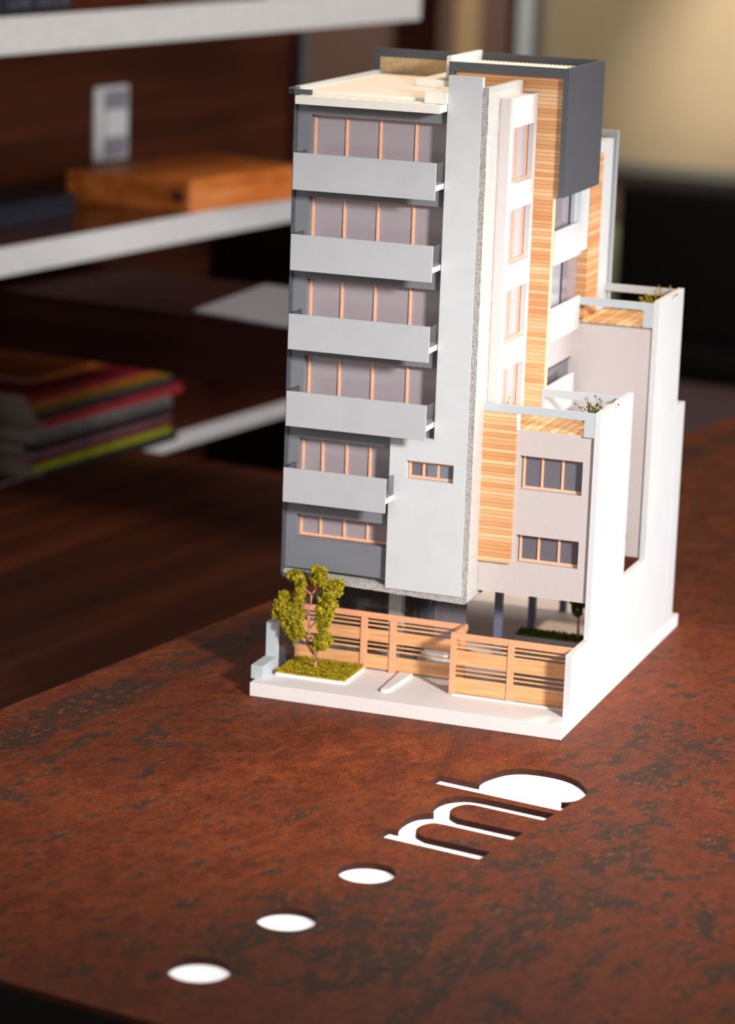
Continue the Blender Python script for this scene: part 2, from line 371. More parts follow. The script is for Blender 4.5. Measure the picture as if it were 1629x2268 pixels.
boxes('tall_side_wall', [(0.2343, 0.2390, 0.2183, 0.2935, ZB, 0.2846)], 'side_white', mod, B)
boxes('rear_side_wall', [(0.2350, 0.2396, 0.2935, 0.3165, ZB, 0.1905)], 'side_white', mod, B)
boxes('wall_panel', [(0.2388, 0.2391, 0.0674, 0.1240, ZB, 0.0800)], 'side_white', mod)
boxes('rear_wall', [(0.0, 0.2350, 0.3120, 0.3160, 0.083, 0.1905)], 'white', mod, B)

# ground floor
for y in (0.12, 0.21, 0.30):
    boxes('column', [(0.1500, 0.1556, y-0.0028, y+0.0028, ZB, 0.0831)], 'navy', mod, B)
boxes('column', [(0.0757, 0.0861, 0.0880, 0.0960, ZB, 0.0772)], 'grey_edge', mod, B)
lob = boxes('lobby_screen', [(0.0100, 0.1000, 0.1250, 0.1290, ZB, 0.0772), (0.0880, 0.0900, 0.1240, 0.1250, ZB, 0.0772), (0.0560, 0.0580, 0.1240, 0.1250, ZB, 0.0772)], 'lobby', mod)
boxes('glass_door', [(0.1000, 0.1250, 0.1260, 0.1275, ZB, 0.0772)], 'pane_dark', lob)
boxes('step', [(0.0940, 0.1130, 0.1060, 0.1230, ZB, 0.0160)], 'white', mod, B)
boxes('step', [(0.1060, 0.1230, 0.0960, 0.1060, ZB, 0.0140)], 'white', mod, B)
boxes('parking_line', [(0.160, 0.162, 0.20, 0.30, ZB, ZB+0.0004)], 'white', mod)
pl = boxes('planter', [(0.1480, 0.2335, 0.1800, 0.1960, ZB, 0.0200)], 'taupe', mod, B)

# flock / foliage: scattered small flakes around centres
def flakes(name, blobs, n, size, mat, parent, flat=1.0):
    bm = bmesh.new()
    for (c, r, w) in blobs:
        for _ in range(int(n*w)):
            while True:
                d = Vector((random.uniform(-1, 1), random.uniform(-1, 1), random.uniform(-1, 1)))
                if 0.35 < d.length < 1: break
            p = Vector(c) + Vector((d.x*r[0], d.y*r[1], d.z*r[2]))
            s = size*random.uniform(0.6, 1.4)
            q = [Vector((random.uniform(-1, 1), random.uniform(-1, 1), random.uniform(-1, 1)*flat)).normalized()*s for _ in range(4)]
            vs = [bm.verts.new(p+k) for k in q]
            for f in ((0,1,2), (0,2,3), (0,3,1), (1,3,2)): bm.faces.new([vs[i] for i in f])
    bmesh.ops.recalc_face_normals(bm, faces=bm.faces)
    return link(name, fin(bm, name), mat, parent)
def flock_bed(name, x0, x1, y0, y1, z, h, n, size, mat, parent):
    bm = bmesh.new(); bm_box(bm, (x0, x1, y0, y1, z, z+h*0.5))
    for _ in range(n):
        p = Vector((random.uniform(x0, x1), random.uniform(y0, y1), z+h*0.5+random.uniform(0, h*0.6)))
        s = size*random.uniform(0.6, 1.4)
        q = [Vector((random.uniform(-1, 1), random.uniform(-1, 1), random.uniform(-1, 1))).normalized()*s for _ in range(4)]
        vs = [bm.verts.new(p+k) for k in q]
        for f in ((0,1,2), (0,2,3), (0,3,1), (1,3,2)): bm.faces.new([vs[i] for i in f])
    bmesh.ops.recalc_face_normals(bm, faces=bm.faces)
    return link(name, fin(bm, name), mat, parent)
flock_bed('moss', 0.149, 0.2325, 0.181, 0.195, 0.0200, 0.003, 2000, 0.0009, 'dark_leaf', pl)
def tube_path(bm, pts, r0, r1):
    for i in range(len(pts)-1):
        a = r0 + (r1-r0)*i/(len(pts)-1); b = r0 + (r1-r0)*(i+1)/(len(pts)-1)
        cyl(bm, pts[i], pts[i+1], a, b, 8)
bm = bmesh.new(); tube_path(bm, [(0.1970, 0.188, 0.020), (0.1967, 0.188, 0.036), (0.1962, 0.188, 0.05)], 0.0011, 0.0007)
tt = link('small_tree', fin(bm, 'trunk'), 'bark', mod)
flakes('crown', [((0.1957, 0.188, 0.052), (0.0062, 0.006, 0.014), 1)], 1400, 0.0011, 'dark_leaf', tt)  # shade under the wing is put into the crown's darker leaf colour

# lawn with the tree
lawn = boxes('lawn_tray', [(0.0105, 0.0655, 0.0246, 0.0672, ZB, 0.0127)], 'white', mod, B)
flock_bed('grass', 0.0108, 0.0650, 0.0252, 0.0670, 0.0125, 0.0026, 6500, 0.0008, 'moss', lawn)
bm = bmesh.new()
tube_path(bm, [(0.0351, 0.043, 0.013), (0.0356, 0.041, 0.020), (0.0348, 0.039, 0.0269), (0.0301, 0.036, 0.0352), (0.0325, 0.034, 0.042), (0.0332, 0.034, 0.0479), (0.0317, 0.033, 0.0577), (0.0335, 0.033, 0.066), (0.0341, 0.033, 0.0735)], 0.0013, 0.0008)
tube_path(bm, [(0.0341, 0.033, 0.0735), (0.030, 0.033, 0.0765), (0.026, 0.034, 0.079)], 0.0007, 0.0004)
tube_path(bm, [(0.0341, 0.033, 0.0735), (0.037, 0.032, 0.0775), (0.039, 0.031, 0.084)], 0.0007, 0.0004)
tube_path(bm, [(0.0301, 0.036, 0.0352), (0.0265, 0.034, 0.039), (0.023, 0.033, 0.041)], 0.0007, 0.0004)
tube_path(bm, [(0.0317, 0.033, 0.0577), (0.027, 0.033, 0.0595), (0.023, 0.033, 0.061)], 0.0007, 0.0004)
tube_path(bm, [(0.0332, 0.034, 0.0479), (0.038, 0.033, 0.0530), (0.043, 0.032, 0.056)], 0.0007, 0.0004)
tube_path(bm, [(0.0356, 0.041, 0.020), (0.039, 0.036, 0.032), (0.041, 0.034, 0.037)], 0.0006, 0.0004)
trunk = link('tree', fin(bm, 'tree'), 'bark', mod, smooth=True)
def cr(a, b, y=0.034, r=0.0045, w=1.0):
    x = 0.0032 + (a-205)*0.0001139 - (440-b)*0.0000026; z = 0.0542 + (440-b)*0.0001103 + (a-205)*0.0000143
    x -= (y-0.035)*0.36; z += (y-0.035)*-0.21*-1*0
    return ((x, y, z), (r, r*0.95, r*1.0), w*(r/0.0045)**2)
left = [(365,165,.033,.0046),(400,215,.034,.005),(330,170,.034,.0036),(395,280,.032,.0042),(280,310,.034,.0042),(255,370,.032,.0048),(235,430,.033,.0042),(300,420,.031,.0055),(350,380,.034,.0055),(385,340,.032,.0042),(300,490,.033,.0048),(360,470,.031,.005),(400,440,.034,.0042),(330,545,.033,.0045),(375,530,.031,.0048),(360,590,.033,.0042),(400,570,.033,.0032)]
right = [(500,135,.033,.0042),(540,150,.031,.0048),(515,195,.033,.005),(560,210,.031,.0042),(620,235,.033,.0048),(660,230,.032,.0042),(650,275,.033,.0042),(600,290,.031,.0052),(555,330,.033,.005),(600,350,.031,.005),(630,370,.033,.0036),(540,400,.031,.0046),(590,430,.032,.0048),(535,460,.033,.0044),(570,480,.031,.0042),(545,520,.032,.0036),(560,570,.031,.005),(590,610,.033,.0038),(525,610,.032,.0042),(560,640,.031,.0042),(510,665,.033,.0028)]
for side, cl in (('crown', left), ('crown', right)):
    flakes(side, [cr(*c) for c in cl], 330, 0.00135, 'leaf', trunk)

# gates
g1 = boxes('gate', [(0.0075, 0.1445, 0.0700, 0.0715, 0.0507, 0.0552), (0.1418, 0.1445, 0.0400, 0.0700, 0.0518, 0.0562)], 'post_wood', mod, 0.00015)
for x0, x1 in ((0.0607, 0.0657), (0.0839, 0.0888), (0.1390, 0.1436)):
    boxes('post', [(x0, x1, 0.0692, 0.0712, ZB, 0.0507)], 'post_wood', g1, 0.00015)
boxes('slat', [(0.0075, 0.1436, 0.0703, 0.0710, z0, z1) for z0, z1 in ((0.0479, 0.0492), (0.0446, 0.0459), (0.0300, 0.0311), (0.0264, 0.0277))], 'fence', g1)
boxes('board', [(0.0075, 0.1436, 0.0703, 0.0712, z0, z1) for z0, z1 in ((0.0330, 0.0424), (0.0120, 0.0228))], 'fence', g1)
g2 = boxes('gate', [(0.1418, 0.2342, 0.0393, 0.0409, 0.0522, 0.0572)], 'post_wood', mod, 0.00015)
for x0, x1 in ((0.1418, 0.1460), (0.1858, 0.1906)):
    boxes('post', [(x0, x1, 0.0388, 0.0408, ZB, 0.0560)], 'post_wood', g2, 0.00015)
boxes('slat', [(0.1430, 0.2342, 0.0397, 0.0404, z0, z1) for z0, z1 in ((0.0494, 0.0507), (0.0459, 0.0472), (0.0296, 0.0308), (0.0262, 0.0274))], 'fence', g2)
boxes('board', [(0.1430, 0.2342, 0.0397, 0.0406, z0, z1) for z0, z1 in ((0.0330, 0.0442), (0.0118, 0.0236))], 'fence', g2)
boxes('gate_track', [(0.1450, 0.2342, 0.0362, 0.0395, ZB, 0.0114)], 'white', mod)
prism('ramp', [(0.0955, 0.0200), (0.0985, 0.0192), (0.1010, 0.0215), (0.1040, 0.0670), (0.0935, 0.0670)], 'z', ZB, 0.0130, 'white', mod, B)

# tower: dark facade with windows
TOPS = [0.4252, 0.3662, 0.3063, 0.2493, 0.1878, 0.1296]
BOTS = [0.3826, 0.3240, 0.2655, 0.2080, 0.1510, 0.1122]
hl = [(0.0163 if i < 4 else 0.0142, 0.1400 if i < 4 else 0.1150, BOTS[i], TOPS[i]) for i in range(6)]
fac = panel('facade', (0.0045, 0.1430, 0.0885, 0.4345), hl, 'y', 0.0490, 0.0560, 'dark_grey', mod)
def window(xs, x1, z0, z1, y, pane, vis=True, bw=0.0018):
    f = boxes('window', [(x-bw/2, x+bw/2, y-0.0012, y, z0, z1) for x in xs] + [(xs[0]-bw/2, x1, y-0.0011, y, z1-bw, z1), (xs[0]-bw/2, x1, y-0.0011, y, z0, z0+bw)], 'copper', mod)
    boxes('pane', [(xs[0]-0.003, x1+0.001, y, y+0.001, z0-0.001, z1+0.001)], pane, f)
    return f
for i in range(4): window([0.0175 if i == 3 else 0.0169, 0.0414, 0.0672, 0.0943], 0.1400, BOTS[i], TOPS[i], 0.0580, 'pane')
for i in (4, 5): window([0.0148, 0.0304, 0.0494, 0.0677, 0.0860], 0.1100, BOTS[i], TOPS[i], 0.0580, 'pane')
boxes('reveal', [(0.1196, 0.1209, 0.0478, 0.0580, 0.1990, 0.4345), (0.0872, 0.0885, 0.0478, 0.0580, 0.0885, 0.1990)], 'white', mod)
panel('front_panel', (0.0885, 0.1461, 0.0830, 0.4490), [(0.0885-0.001, 0.1209, 0.1982, 0.46), (0.1006, 0.1367, 0.1670, 0.1806)], 'y', 0.0442, 0.0490, 'light_grey', mod)
window([0.1020, 0.1125, 0.1238], 0.1366, 0.1672, 0.1802, 0.0500, 'pane_dark')
boxes('tower_side_wall', [(0.0042, 0.0062, 0.0455, 0.2253, 0.0825, 0.4445)], 'charcoal', mod)
boxes('core', [(0.0062, 0.1500, 0.0600, 0.2250, 0.0825, 0.4385), (0.1500, 0.1660, 0.1390, 0.2250, 0.0835, 0.4385), (0.0062, 0.1640, 0.2250, 0.2900, 0.0835, 0.3975)], 'white', mod)
# balconies
PZ = [(0.4000, 0.3734), (0.3414, 0.3152), (0.2836, 0.2574), (0.2266, 0.2006), (0.1692, 0.1434)]
for i, (zt, zb) in enumerate(PZ):
    xl, xr = (0.0125, 0.1205) if i < 4 else (0.0115, 0.0915)
    yf = 0.0252 if i < 4 else 0.0262
    bal = boxes('balcony', [(xl, xr, yf, yf+0.0012, zb, zt)], 'balcony_grey', mod, 0.0002)
    boxes('slab', [(xl+0.0015, xr-0.0003, yf+0.0012, 0.0490, zb+0.0065, zb+0.0105)], 'white', bal)
    boxes('side_glass', [(xr-0.0010, xr-0.0003, yf+0.0012, 0.0442, zb+0.0105, zt-0.0005)], 'clear', bal)
    boxes('side_glass', [(xl+0.0003, xl+0.0010, yf+0.0012, 0.0490, zb+0.0065, zt)], 'clear', bal)
# canopy and roof
cl_ = [(0.0118, 0.1205, 0.0280, 0.0305, 0.4342, 0.4400), (0.0118, 0.1205, 0.0385, 0.0500, 0.4345, 0.4400)]
xs = [0.0118, 0.0290] + [0.0290+0.0093*k for k in range(1, 9)] + [0.1125, 0.1205]
for k in range(len(xs)): 
    if k in (0,): cl_.append((0.0118, 0.0255, 0.0305, 0.0385, 0.4345, 0.4400))
    elif k < 10: cl_.append((xs[k]+0.0015, xs[k]+0.0058, 0.0305, 0.0385, 0.4345, 0.4400))
cl_.append((0.1095, 0.1205, 0.0305, 0.0385, 0.4345, 0.4400))
boxes('canopy', cl_, 'cream', mod)
boxes('roof', [(0.0062, 0.1460, 0.0500, 0.2210, 0.4345, 0.4425)], 'cream', mod)
rp = boxes('roof_parapet', [(0.0045, 0.0085, 0.0450, 0.2253, 0.4345, 0.4452)], 'grey_edge', mod, B)
boxes('cap', [(0.0040, 0.0215, 0.0345, 0.0370, 0.4405, 0.4440), (0.0040, 0.0085, 0.0345, 0.0450, 0.4405, 0.4450)], 'charcoal', rp)
boxes('roof_block', [(0.1045, 0.1460, 0.0490, 0.0830, 0.4425, 0.4482), (0.1045, 0.1209, 0.0410, 0.0490, 0.4400, 0.4482)], 'cream', mod, B)
boxes('roof_block', [(0.0655, 0.0930, 0.1340, 0.2050, 0.4425, 0.4478)], 'cream', mod, B)

# concrete ribbon (L-shaped slab), slightly uneven
bm = bmesh.new()
prof = [(0.1463, 0.4530), (0.1506, 0.4530), (0.1506, 0.0790), (0.1490, 0.0772), (0.0050, 0.0815), (0.0050, 0.0868), (0.1440, 0.0826), (0.1463, 0.0850)]
def seg(a, b, n): return [(a[0]+(b[0]-a[0])*k/n, a[1]+(b[1]-a[1])*k/n) for k in range(n)]
outl = seg(prof[0], prof[1], 3) + seg(prof[1], prof[2], 110) + seg(prof[2], prof[3], 1) + seg(prof[3], prof[4], 44) + seg(prof[4], prof[5], 2) + seg(prof[5], prof[6], 44) + seg(prof[6], prof[7], 1) + seg(prof[7], prof[0], 110)
jit = [(x+random.uniform(-1, 1)*0.00022, z+random.uniform(-1, 1)*0.00022) for x, z in outl]
A = [bm.verts.new((x, 0.0455+random.uniform(0, 0.0003), z)) for x, z in jit]
Bv = [bm.verts.new((x, 0.1262, z)) for x, z in outl]
n = len(A)
for i in range(n): bm.faces.new((A[i], A[(i+1) % n], Bv[(i+1) % n], Bv[i]))
bm.faces.new(A); bm.faces.new(Bv); bmesh.ops.recalc_face_normals(bm, faces=bm.faces)
rib = link('concrete_ribbon', fin(bm, 'concrete_ribbon'), 'concrete', mod)
rib.data.materials.append(MAT['concrete_side'])
for p in rib.data.polygons:
    if abs(p.normal.y) < 0.5 and p.normal.z > -0.5: p.material_index = 1

# bay window stack on the right side of the slab
oh = [(0.0766, 0.1326, z0, z1) for z0, z1 in ((0.3822, 0.4226), (0.3236, 0.3635), (0.2657, 0.3050), (0.2120, 0.2472))]
panel('bay_side', (0.0732, 0.1340, 0.2066, 0.4437), oh, 'x', 0.1585, 0.1602, 'white', mod)
boxes('seam', [(0.1505, 0.1508, 0.0728, 0.0760, 0.2066, 0.4437)], 'bark', mod)
boxes('bay_front', [(0.1508, 0.1585, 0.0732, 0.0752, 0.2066, 0.4437), (0.1506, 0.1585, 0.0752, 0.1340, 0.4420, 0.4437), (0.1545, 0.1585, 0.1326, 0.1342, 0.2066, 0.4420)], 'bay_white', mod)
for z in (0.3822, 0.3236, 0.2657): boxes('bay_slab', [(0.1506, 0.1585, 0.0752, 0.1330, z-0.004, z)], 'white', mod)
for (y0, y1, z0, z1) in oh:
    w = boxes('bay_window', [(0.1540, 0.1552, y-0.0006, y+0.0006, z0, z1) for y in (0.0800, 0.1030, 0.1280)] + [(0.1540, 0.1556, 0.0766, 0.1326, z0, z0+0.0014), (0.1540, 0.1552, 0.0766, 0.1326, z1-0.0012, z1)], 'copper', mod)
    boxes('pane', [(0.1530, 0.1540, 0.0755, 0.1326, z0, z1)], 'pane_pale', w)

# timber clad core in the charcoal frame
boxes('timber_wall', [(0.0966, 0.1802, 0.1345, 0.1385, 0.3690, 0.4560), (0.1506, 0.1752, 0.1345, 0.1385, 0.2066, 0.3690)], 'clad', mod)
boxes('timber_edge', [(0.1752, 0.1760, 0.1343, 0.1390, 0.2066, 0.3690)], 'trim_wood', mod)
fr = boxes('roof_frame', [(0.0923, 0.1843, 0.1295, 0.1345, 0.4556, 0.4623), (0.0923, 0.0966, 0.1295, 0.1345, 0.4425, 0.4556), (0.1800, 0.1843, 0.1295, 0.1345, 0.3690, 0.4556), (0.1800, 0.1843, 0.1345, 0.2253, 0.3690, 0.4623), (0.0860, 0.1800, 0.2215, 0.2253, 0.3690, 0.4628), (0.0003, 0.0860, 0.2215, 0.2253, 0.4545, 0.4615), (0.0003, 0.0057, 0.2215, 0.2253, 0.3800, 0.4545)], 'charcoal', mod)
boxes('back_panel', [(0.0057, 0.0860, 0.2212, 0.2240, 0.4400, 0.4550)], 'tan', fr)
boxes('roof_divider', [(0.0845, 0.0882, 0.1470, 0.2213, 0.4425, 0.4648)], 'white', mod, B)
bm = bmesh.new(); N = 27*10; x0, x1 = 0.0885, 0.1798
T, Bt = [], []
for k in range(N+1):
    x = x0 + (x1-x0)*k/N; z = 0.4572 + 0.0009*abs(math.sin(math.pi*27*k/N))
    T.append((bm.verts.new((x, 0.1350, z)), bm.verts.new((x, 0.2110, z)))); Bt.append((bm.verts.new((x, 0.1350, 0.4562)), bm.verts.new((x, 0.2110, 0.4562))))
for k in range(N):
    bm.faces.new((T[k][0], T[k+1][0], T[k+1][1], T[k][1])); bm.faces.new((Bt[k][0], Bt[k][1], Bt[k+1][1], Bt[k+1][0]))
    bm.faces.new((T[k][0], Bt[k][0], Bt[k+1][0], T[k+1][0])); bm.faces.new((T[k][1], T[k+1][1], Bt[k+1][1], Bt[k][1]))
link('corrugated_roof', fin(bm, 'corrugated_roof'), 'cream', mod)

# side balconies on the right of the core
for zt, zb, y1 in ((0.3423, 0.3165, 0.2120), (0.2840, 0.2586, 0.2185), (0.2255, 0.1990, 0.2120)):
    sb = boxes('side_balcony', [(0.1736, 0.1762, 0.1412, y1, zb, zt)], 'side_white', mod, B)
    boxes('slab', [(0.1600, 0.1736, 0.1390, 0.2120, zb+0.006, zb+0.009)], 'white', sb)
for z0, z1, ym in ((0.2645, 0.3165, 0.1868), (0.3230, 0.3720, 0.2009)):
    w = boxes('side_window', [(0.1688, 0.1700, ym-0.0007, ym+0.0007, z0, z1), (0.1688, 0.1698, 0.1390, 0.2330, z1-0.001, z1)], 'shadow_grey', mod)
    boxes('pane', [(0.1680, 0.1688, 0.1390, ym, z0, z1)], 'pane_pale' if z0 < 0.3 else 'pane', w)
    boxes('pane', [(0.1680, 0.1688, ym, 0.2330, z0, z1)], 'pane', w)
boxes('side_infill', [(0.1660, 0.1700, 0.1390, 0.2203, 0.2360, 0.2620)], 'taupe', mod)
w = boxes('side_window', [(0.1688, 0.1700, 0.1390, 0.2203, 0.2345, 0.2360)], 'shadow_grey', mod)
boxes('pane', [(0.1680, 0.1688, 0.1390, 0.2203, 0.2064, 0.2345)], 'pane_dark', w)
boxes('side_infill', [(0.1690, 0.1760, 0.2077, 0.2310, 0.3185, 0.4300)], 'side_white', mod)
boxes('side_infill', [(0.1688, 0.1730, 0.2009, 0.2077, 0.3230, 0.3700)], 'grey_edge', mod)
boxes('timber_wall', [(0.1640, 0.1762, 0.2325, 0.2655, 0.2645, 0.3890)], 'clad', mod)
boxes('rear_tower_wall', [(0.1640, 0.1760, 0.2655, 0.2925, 0.2645, 0.3975), (0.1640, 0.1760, 0.2325, 0.2655, 0.3890, 0.3975)], 'side_white', mod)
boxes('rear_slab', [(0.0200, 0.1785, 0.2950, 0.2985, 0.1905, 0.4031)], 'grey_edge', mod, B)
boxes('rear_slab_core', [(0.0200, 0.1700, 0.2900, 0.2950, 0.1905, 0.3975)], 'shadow_grey', mod)

# upper terrace and its wall
boxes('taupe_wall', [(0.1500, 0.2343, 0.2203, 0.2235, 0.0831, 0.2637)], 'taupe', mod)
boxes('terrace_frame', [(0.1762, 0.2343, 0.2183, 0.2208, 0.2770, 0.2828), (0.2265, 0.2343, 0.2183, 0.2208, 0.2637, 0.2770)], 'grey_edge', mod, 0.00015)
boxes('terrace_deck', [(0.1762, 0.2343, 0.2203, 0.2900, 0.2620, 0.2645)], 'deck', mod)
boxes('rear_frame', [(0.1700, 0.2343, 0.2900, 0.2925, 0.2778, 0.2836)], 'grey_edge', mod, 0.00015)
# lower wing
wh = [(0.1787, 0.2262, 0.1627, 0.1877), (0.1787, 0.2262, 0.1080, 0.1285)]
panel('wing_wall', (0.1508, 0.2343, 0.0831, 0.2066), wh, 'y', 0.0700, 0.0730, 'taupe', mod)
boxes('wing_body', [(0.1508, 0.2343, 0.0780, 0.1557, 0.0831, 0.2040)], 'taupe', mod)
boxes('wing_reveal', [(0.1508, 0.1787, 0.0730, 0.0780, 0.0831, 0.2040), (0.2262, 0.2343, 0.0730, 0.0780, 0.0831, 0.2040), (0.1787, 0.2262, 0.0730, 0.0780, 0.1877, 0.2040), (0.1787, 0.2262, 0.0730, 0.0780, 0.1285, 0.1627), (0.1787, 0.2262, 0.0730, 0.0780, 0.0831, 0.1080)], 'taupe', mod)
for (x0, x1, z0, z1) in wh:
    window([0.1808, 0.1946, 0.2100], 0.2262, z0, z1, 0.0765, 'pane_dark', bw=0.0016)
boxes('wing_deck', [(0.1508, 0.2343, 0.0715, 0.1557, 0.2040, 0.2064)], 'deck', mod)
boxes('timber_panel', [(0.1474, 0.1757, 0.0670, 0.0700, 0.1065, 0.2186)], 'clad', mod)
boxes('wing_frame', [(0.1458, 0.2343, 0.0675, 0.0700, 0.2187, 0.2245), (0.2263, 0.2343, 0.0675, 0.0700, 0.2066, 0.2187)], 'grey_edge', mod, 0.00015)
boxes('wing_post', [(0.1757, 0.1777, 0.0680, 0.0700, 0.2064, 0.2187)], 'white', mod)
boxes('wing_rear_frame', [(0.1762, 0.2343, 0.1340, 0.1365, 0.2195, 0.2255), (0.1736, 0.1762, 0.1340, 0.1410, 0.2064, 0.2255)], 'grey_edge', mod, 0.00015)
boxes('court_sheet', [(0.1900, 0.2343, 0.1560, 0.2200, 0.0700, 0.0725)], 'court_brown', mod)  # brown sheet added to fill the open gap low in the court

# dry shrubs
def shrub(base, ln, n, lean, mat, parent):
    bm = bmesh.new()
    for _ in range(n):
        b = Vector(base) + Vector((random.uniform(-1, 1)*0.003, random.uniform(-1, 1)*ln, 0))
        d = Vector((random.uniform(-0.6, 0.4)+lean[0], random.uniform(-0.6, 0.6)+lean[1], 1)).normalized()
        p = b; pts = [p]
        for k in range(4):
            d = (d + Vector((random.uniform(-.4, .4), random.uniform(-.4, .4), random.uniform(-.25, .15)))).normalized()
            p = p + d*random.uniform(0.003, 0.0062)*lean[2]; pts.append(p)
        tube_path(bm, pts, 0.0004, 0.0002)
        for q in pts[1:]:
            for _ in range(3):
                s = 0.0011; qq = [q + Vector((random.uniform(-1, 1), random.uniform(-1, 1), random.uniform(-1, 1)))*s for _ in range(4)]
                vs = [bm.verts.new(k2) for k2 in qq]
                for f in ((0,1,2), (0,2,3), (0,3,1), (1,3,2)): bm.faces.new([vs[i] for i in f])
    return link('shrub', fin(bm, 'shrub'), mat, parent)
shrub((0.2290, 0.262, 0.2645), 0.022, 30, (-0.25, -0.2, 1.25), 'moss', mod)
shrub((0.2290, 0.110, 0.2064), 0.022, 34, (-0.35, -0.1, 1.15), 'dark_leaf', mod)
shrub((0.1535, 0.092, 0.2064), 0.004, 8, (0, 0, 1.0), 'moss', mod)
bm = bmesh.new(); tube_path(bm, [(0.222, 0.19, 0.0725), (0.222, 0.196, 0.085), (0.223, 0.204, 0.095)], 0.0009, 0.0006)
ct = link('court_tree', fin(bm, 'court_tree'), 'bark', mod)
flakes('crown', [((0.2225, 0.186+0.005*k, 0.084+0.0045*k), (0.0042, 0.0042, 0.0038), 1) for k in range(5)], 260, 0.0010, 'leaf', ct)

# ------------------------------------------------------------------ shelving behind
shelf = empty('shelving_unit', (-1.06, 1.1, 0), 'open dark wood shelving unit with white-edged shelves along the left side', 'shelves')
shelf.location = (0, 0, 0)
def shelf_board(x0, x1, y0, y1, z0, z1):
    s = boxes('shelf', [(x0, x1-0.003, y0, y1, z0, z1)], 'shelfwood', shelf)
    boxes('white_edge', [(x1-0.003, x1, y0, y1+0.003, z0, z1), (x0, x1-0.003, y1, y1+0.003, z0, z1)], 'edge_white', s)
shelf_board(-1.22, -0.90, -0.1, 1.85, 1.110, 1.152)
shelf_board(-1.22, -0.90, -0.1, 1.85, 0.860, 0.893)
shelf_board(-1.22, -0.90, -0.1, 1.85, 0.597, 0.617)
boxes('back_panel', [(-1.25, -1.22, -0.1, 2.08, 0.0, 1.6)], 'darkwood', shelf)
boxes('plinth', [(-1.22, -0.93, -0.1, 1.85, 0.0, 0.10)], 'blackwood', shelf)
for (x, y, segs) in ((-0.912, 0.860, ((0.0, 0.597), (0.617, 0.860))), (-1.200, 2.035, ((0.0, 1.6),))):
    bm = bmesh.new()
    for z0, z1 in segs: cyl(bm, (x, y, z0), (x, y, z1), 0.0075, n=16)
    link('steel_post', fin(bm, 'post'), 'chrome', shelf, smooth=True)
boxes('side_panel', [(-1.22, -0.95, 1.82, 1.85, 0.10, 0.594), (-1.22, -0.95, 1.82, 1.85, 0.614, 0.860)], 'blackwood', shelf)

cred = empty('credenza', (-0.5, 0.3, 0), 'low dark wood cabinet between the rusty table and the shelves', 'cabinet')
cred.location = (0, 0, 0)
boxes('top', [(-0.885, -0.15, -0.30, 1.130, 0.600, 0.622)], 'darkwood', cred, 0.001)
boxes('body', [(-0.875, -0.17, -0.27, 1.10, 0.0, 0.600)], 'blackwood', cred)

ret = empty('side_table', (-0.5, 1.2, 0), 'dark wood side table with thick edge in front of the shelves', 'table')
ret.location = (0, 0, 0)
boxes('top', [(-0.96, -0.20, 0.888, 1.12, 0.777, 0.846)], 'blackwood', ret, 0.001)
for x, y in ((-0.24, 0.93), (-0.24, 1.085)):
    boxes('leg', [(x-0.02, x+0.02, y-0.02, y+0.02, 0.622, 0.777)], 'blackwood', ret)
sh = prism('paper_sheet', [(-0.651, 0.911), (-0.687, 1.115), (-0.30, 1.115), (-0.30, 0.892), (-0.54, 0.892)], 'z', 0.846, 0.848, plain('grey_paper', (150, 152, 158), 0.5, 0.3))
tag(sh, 'pale grey sheet lying on the dark side table behind the model', 'sheet')

sw_ = empty('light_switch', (-1.22, 1.556, 0.96), 'white wall switch plate on the dark wood back panel', 'switch')
boxes('plate', [(0, 0.006, -0.040, 0.040, -0.050, 0.052)], 'edge_white', sw_, 0.002)
boxes('rocker', [(0.006, 0.010, -0.020, 0.034, -0.018, 0.020)], 'white', sw_, 0.002)
pg = plain('plate_grey', (150, 142, 150), 0.5, 0.3)
for za, zb_ in ((0.020, 0.046), (-0.046, -0.018)): boxes('recess', [(0.006, 0.007, -0.020, 0.034, za, zb_)], pg, sw_)

wbx = empty('wooden_box', (-0.986, 1.40, 0.893), 'orange varnished wooden box lying flat on the middle shelf', 'box')
wbp = [(-1.078, 1.262), (-0.905, 1.285), (-0.878, 1.520), (-1.060, 1.560)]
def prism_local(name, poly, o, z0, z1, mat, parent, bevel): return prism(name, [(x-o[0], y-o[1]) for x, y in poly], 'z', z0, z1, mat, parent, bevel)
prism_local('box_body', wbp, (-0.986, 1.40), 0.0, 0.030, 'boxwood', wbx, 0.002)
prism_local('lid', [(x*1.0, y) for x, y in wbp], (-0.986, 1.40), 0.0305, 0.041, 'boxwood', wbx, 0.002)
bm = bmesh.new(); cyl(bm, (0.066, -0.1185, 0.020), (0.067, -0.1235, 0.020), 0.008, n=20)
link('knot', fin(bm, 'knot'), 'shelfwood', wbx)
kb = empty('black_box', (-1.03, 1.09, 0.893), 'small black box on the middle shelf left of the orange box', 'box')
prism('box_body', [(-0.07, -0.20), (0.045, -0.19), (0.035, 0.075), (-0.06, 0.10)], 'z', 0, 0.020, 'box_black', kb, 0.002)
prism('lid', [(-0.071, -0.201), (0.046, -0.191), (0.036, 0.076), (-0.061, 0.101)], 'z', 0.0205, 0.028, 'box_black', kb, 0.002)
bk = empty('black_book', (-1.0, 0.98, 1.152), 'black book with grey spine lettering on the top shelf', 'book')
boxes('cover', [(-0.12, 0.075, -0.22, 0.075, 0, 0.003), (-0.12, 0.075, -0.22, 0.075, 0.021, 0.024), (0.072, 0.075, -0.22, 0.075, 0.003, 0.021)], 'box_black', bk)
boxes('pages', [(-0.118, 0.072, -0.218, 0.073, 0.003, 0.021)], plain('dim_pages', (120, 112, 104), 0.8), bk)
bl = []
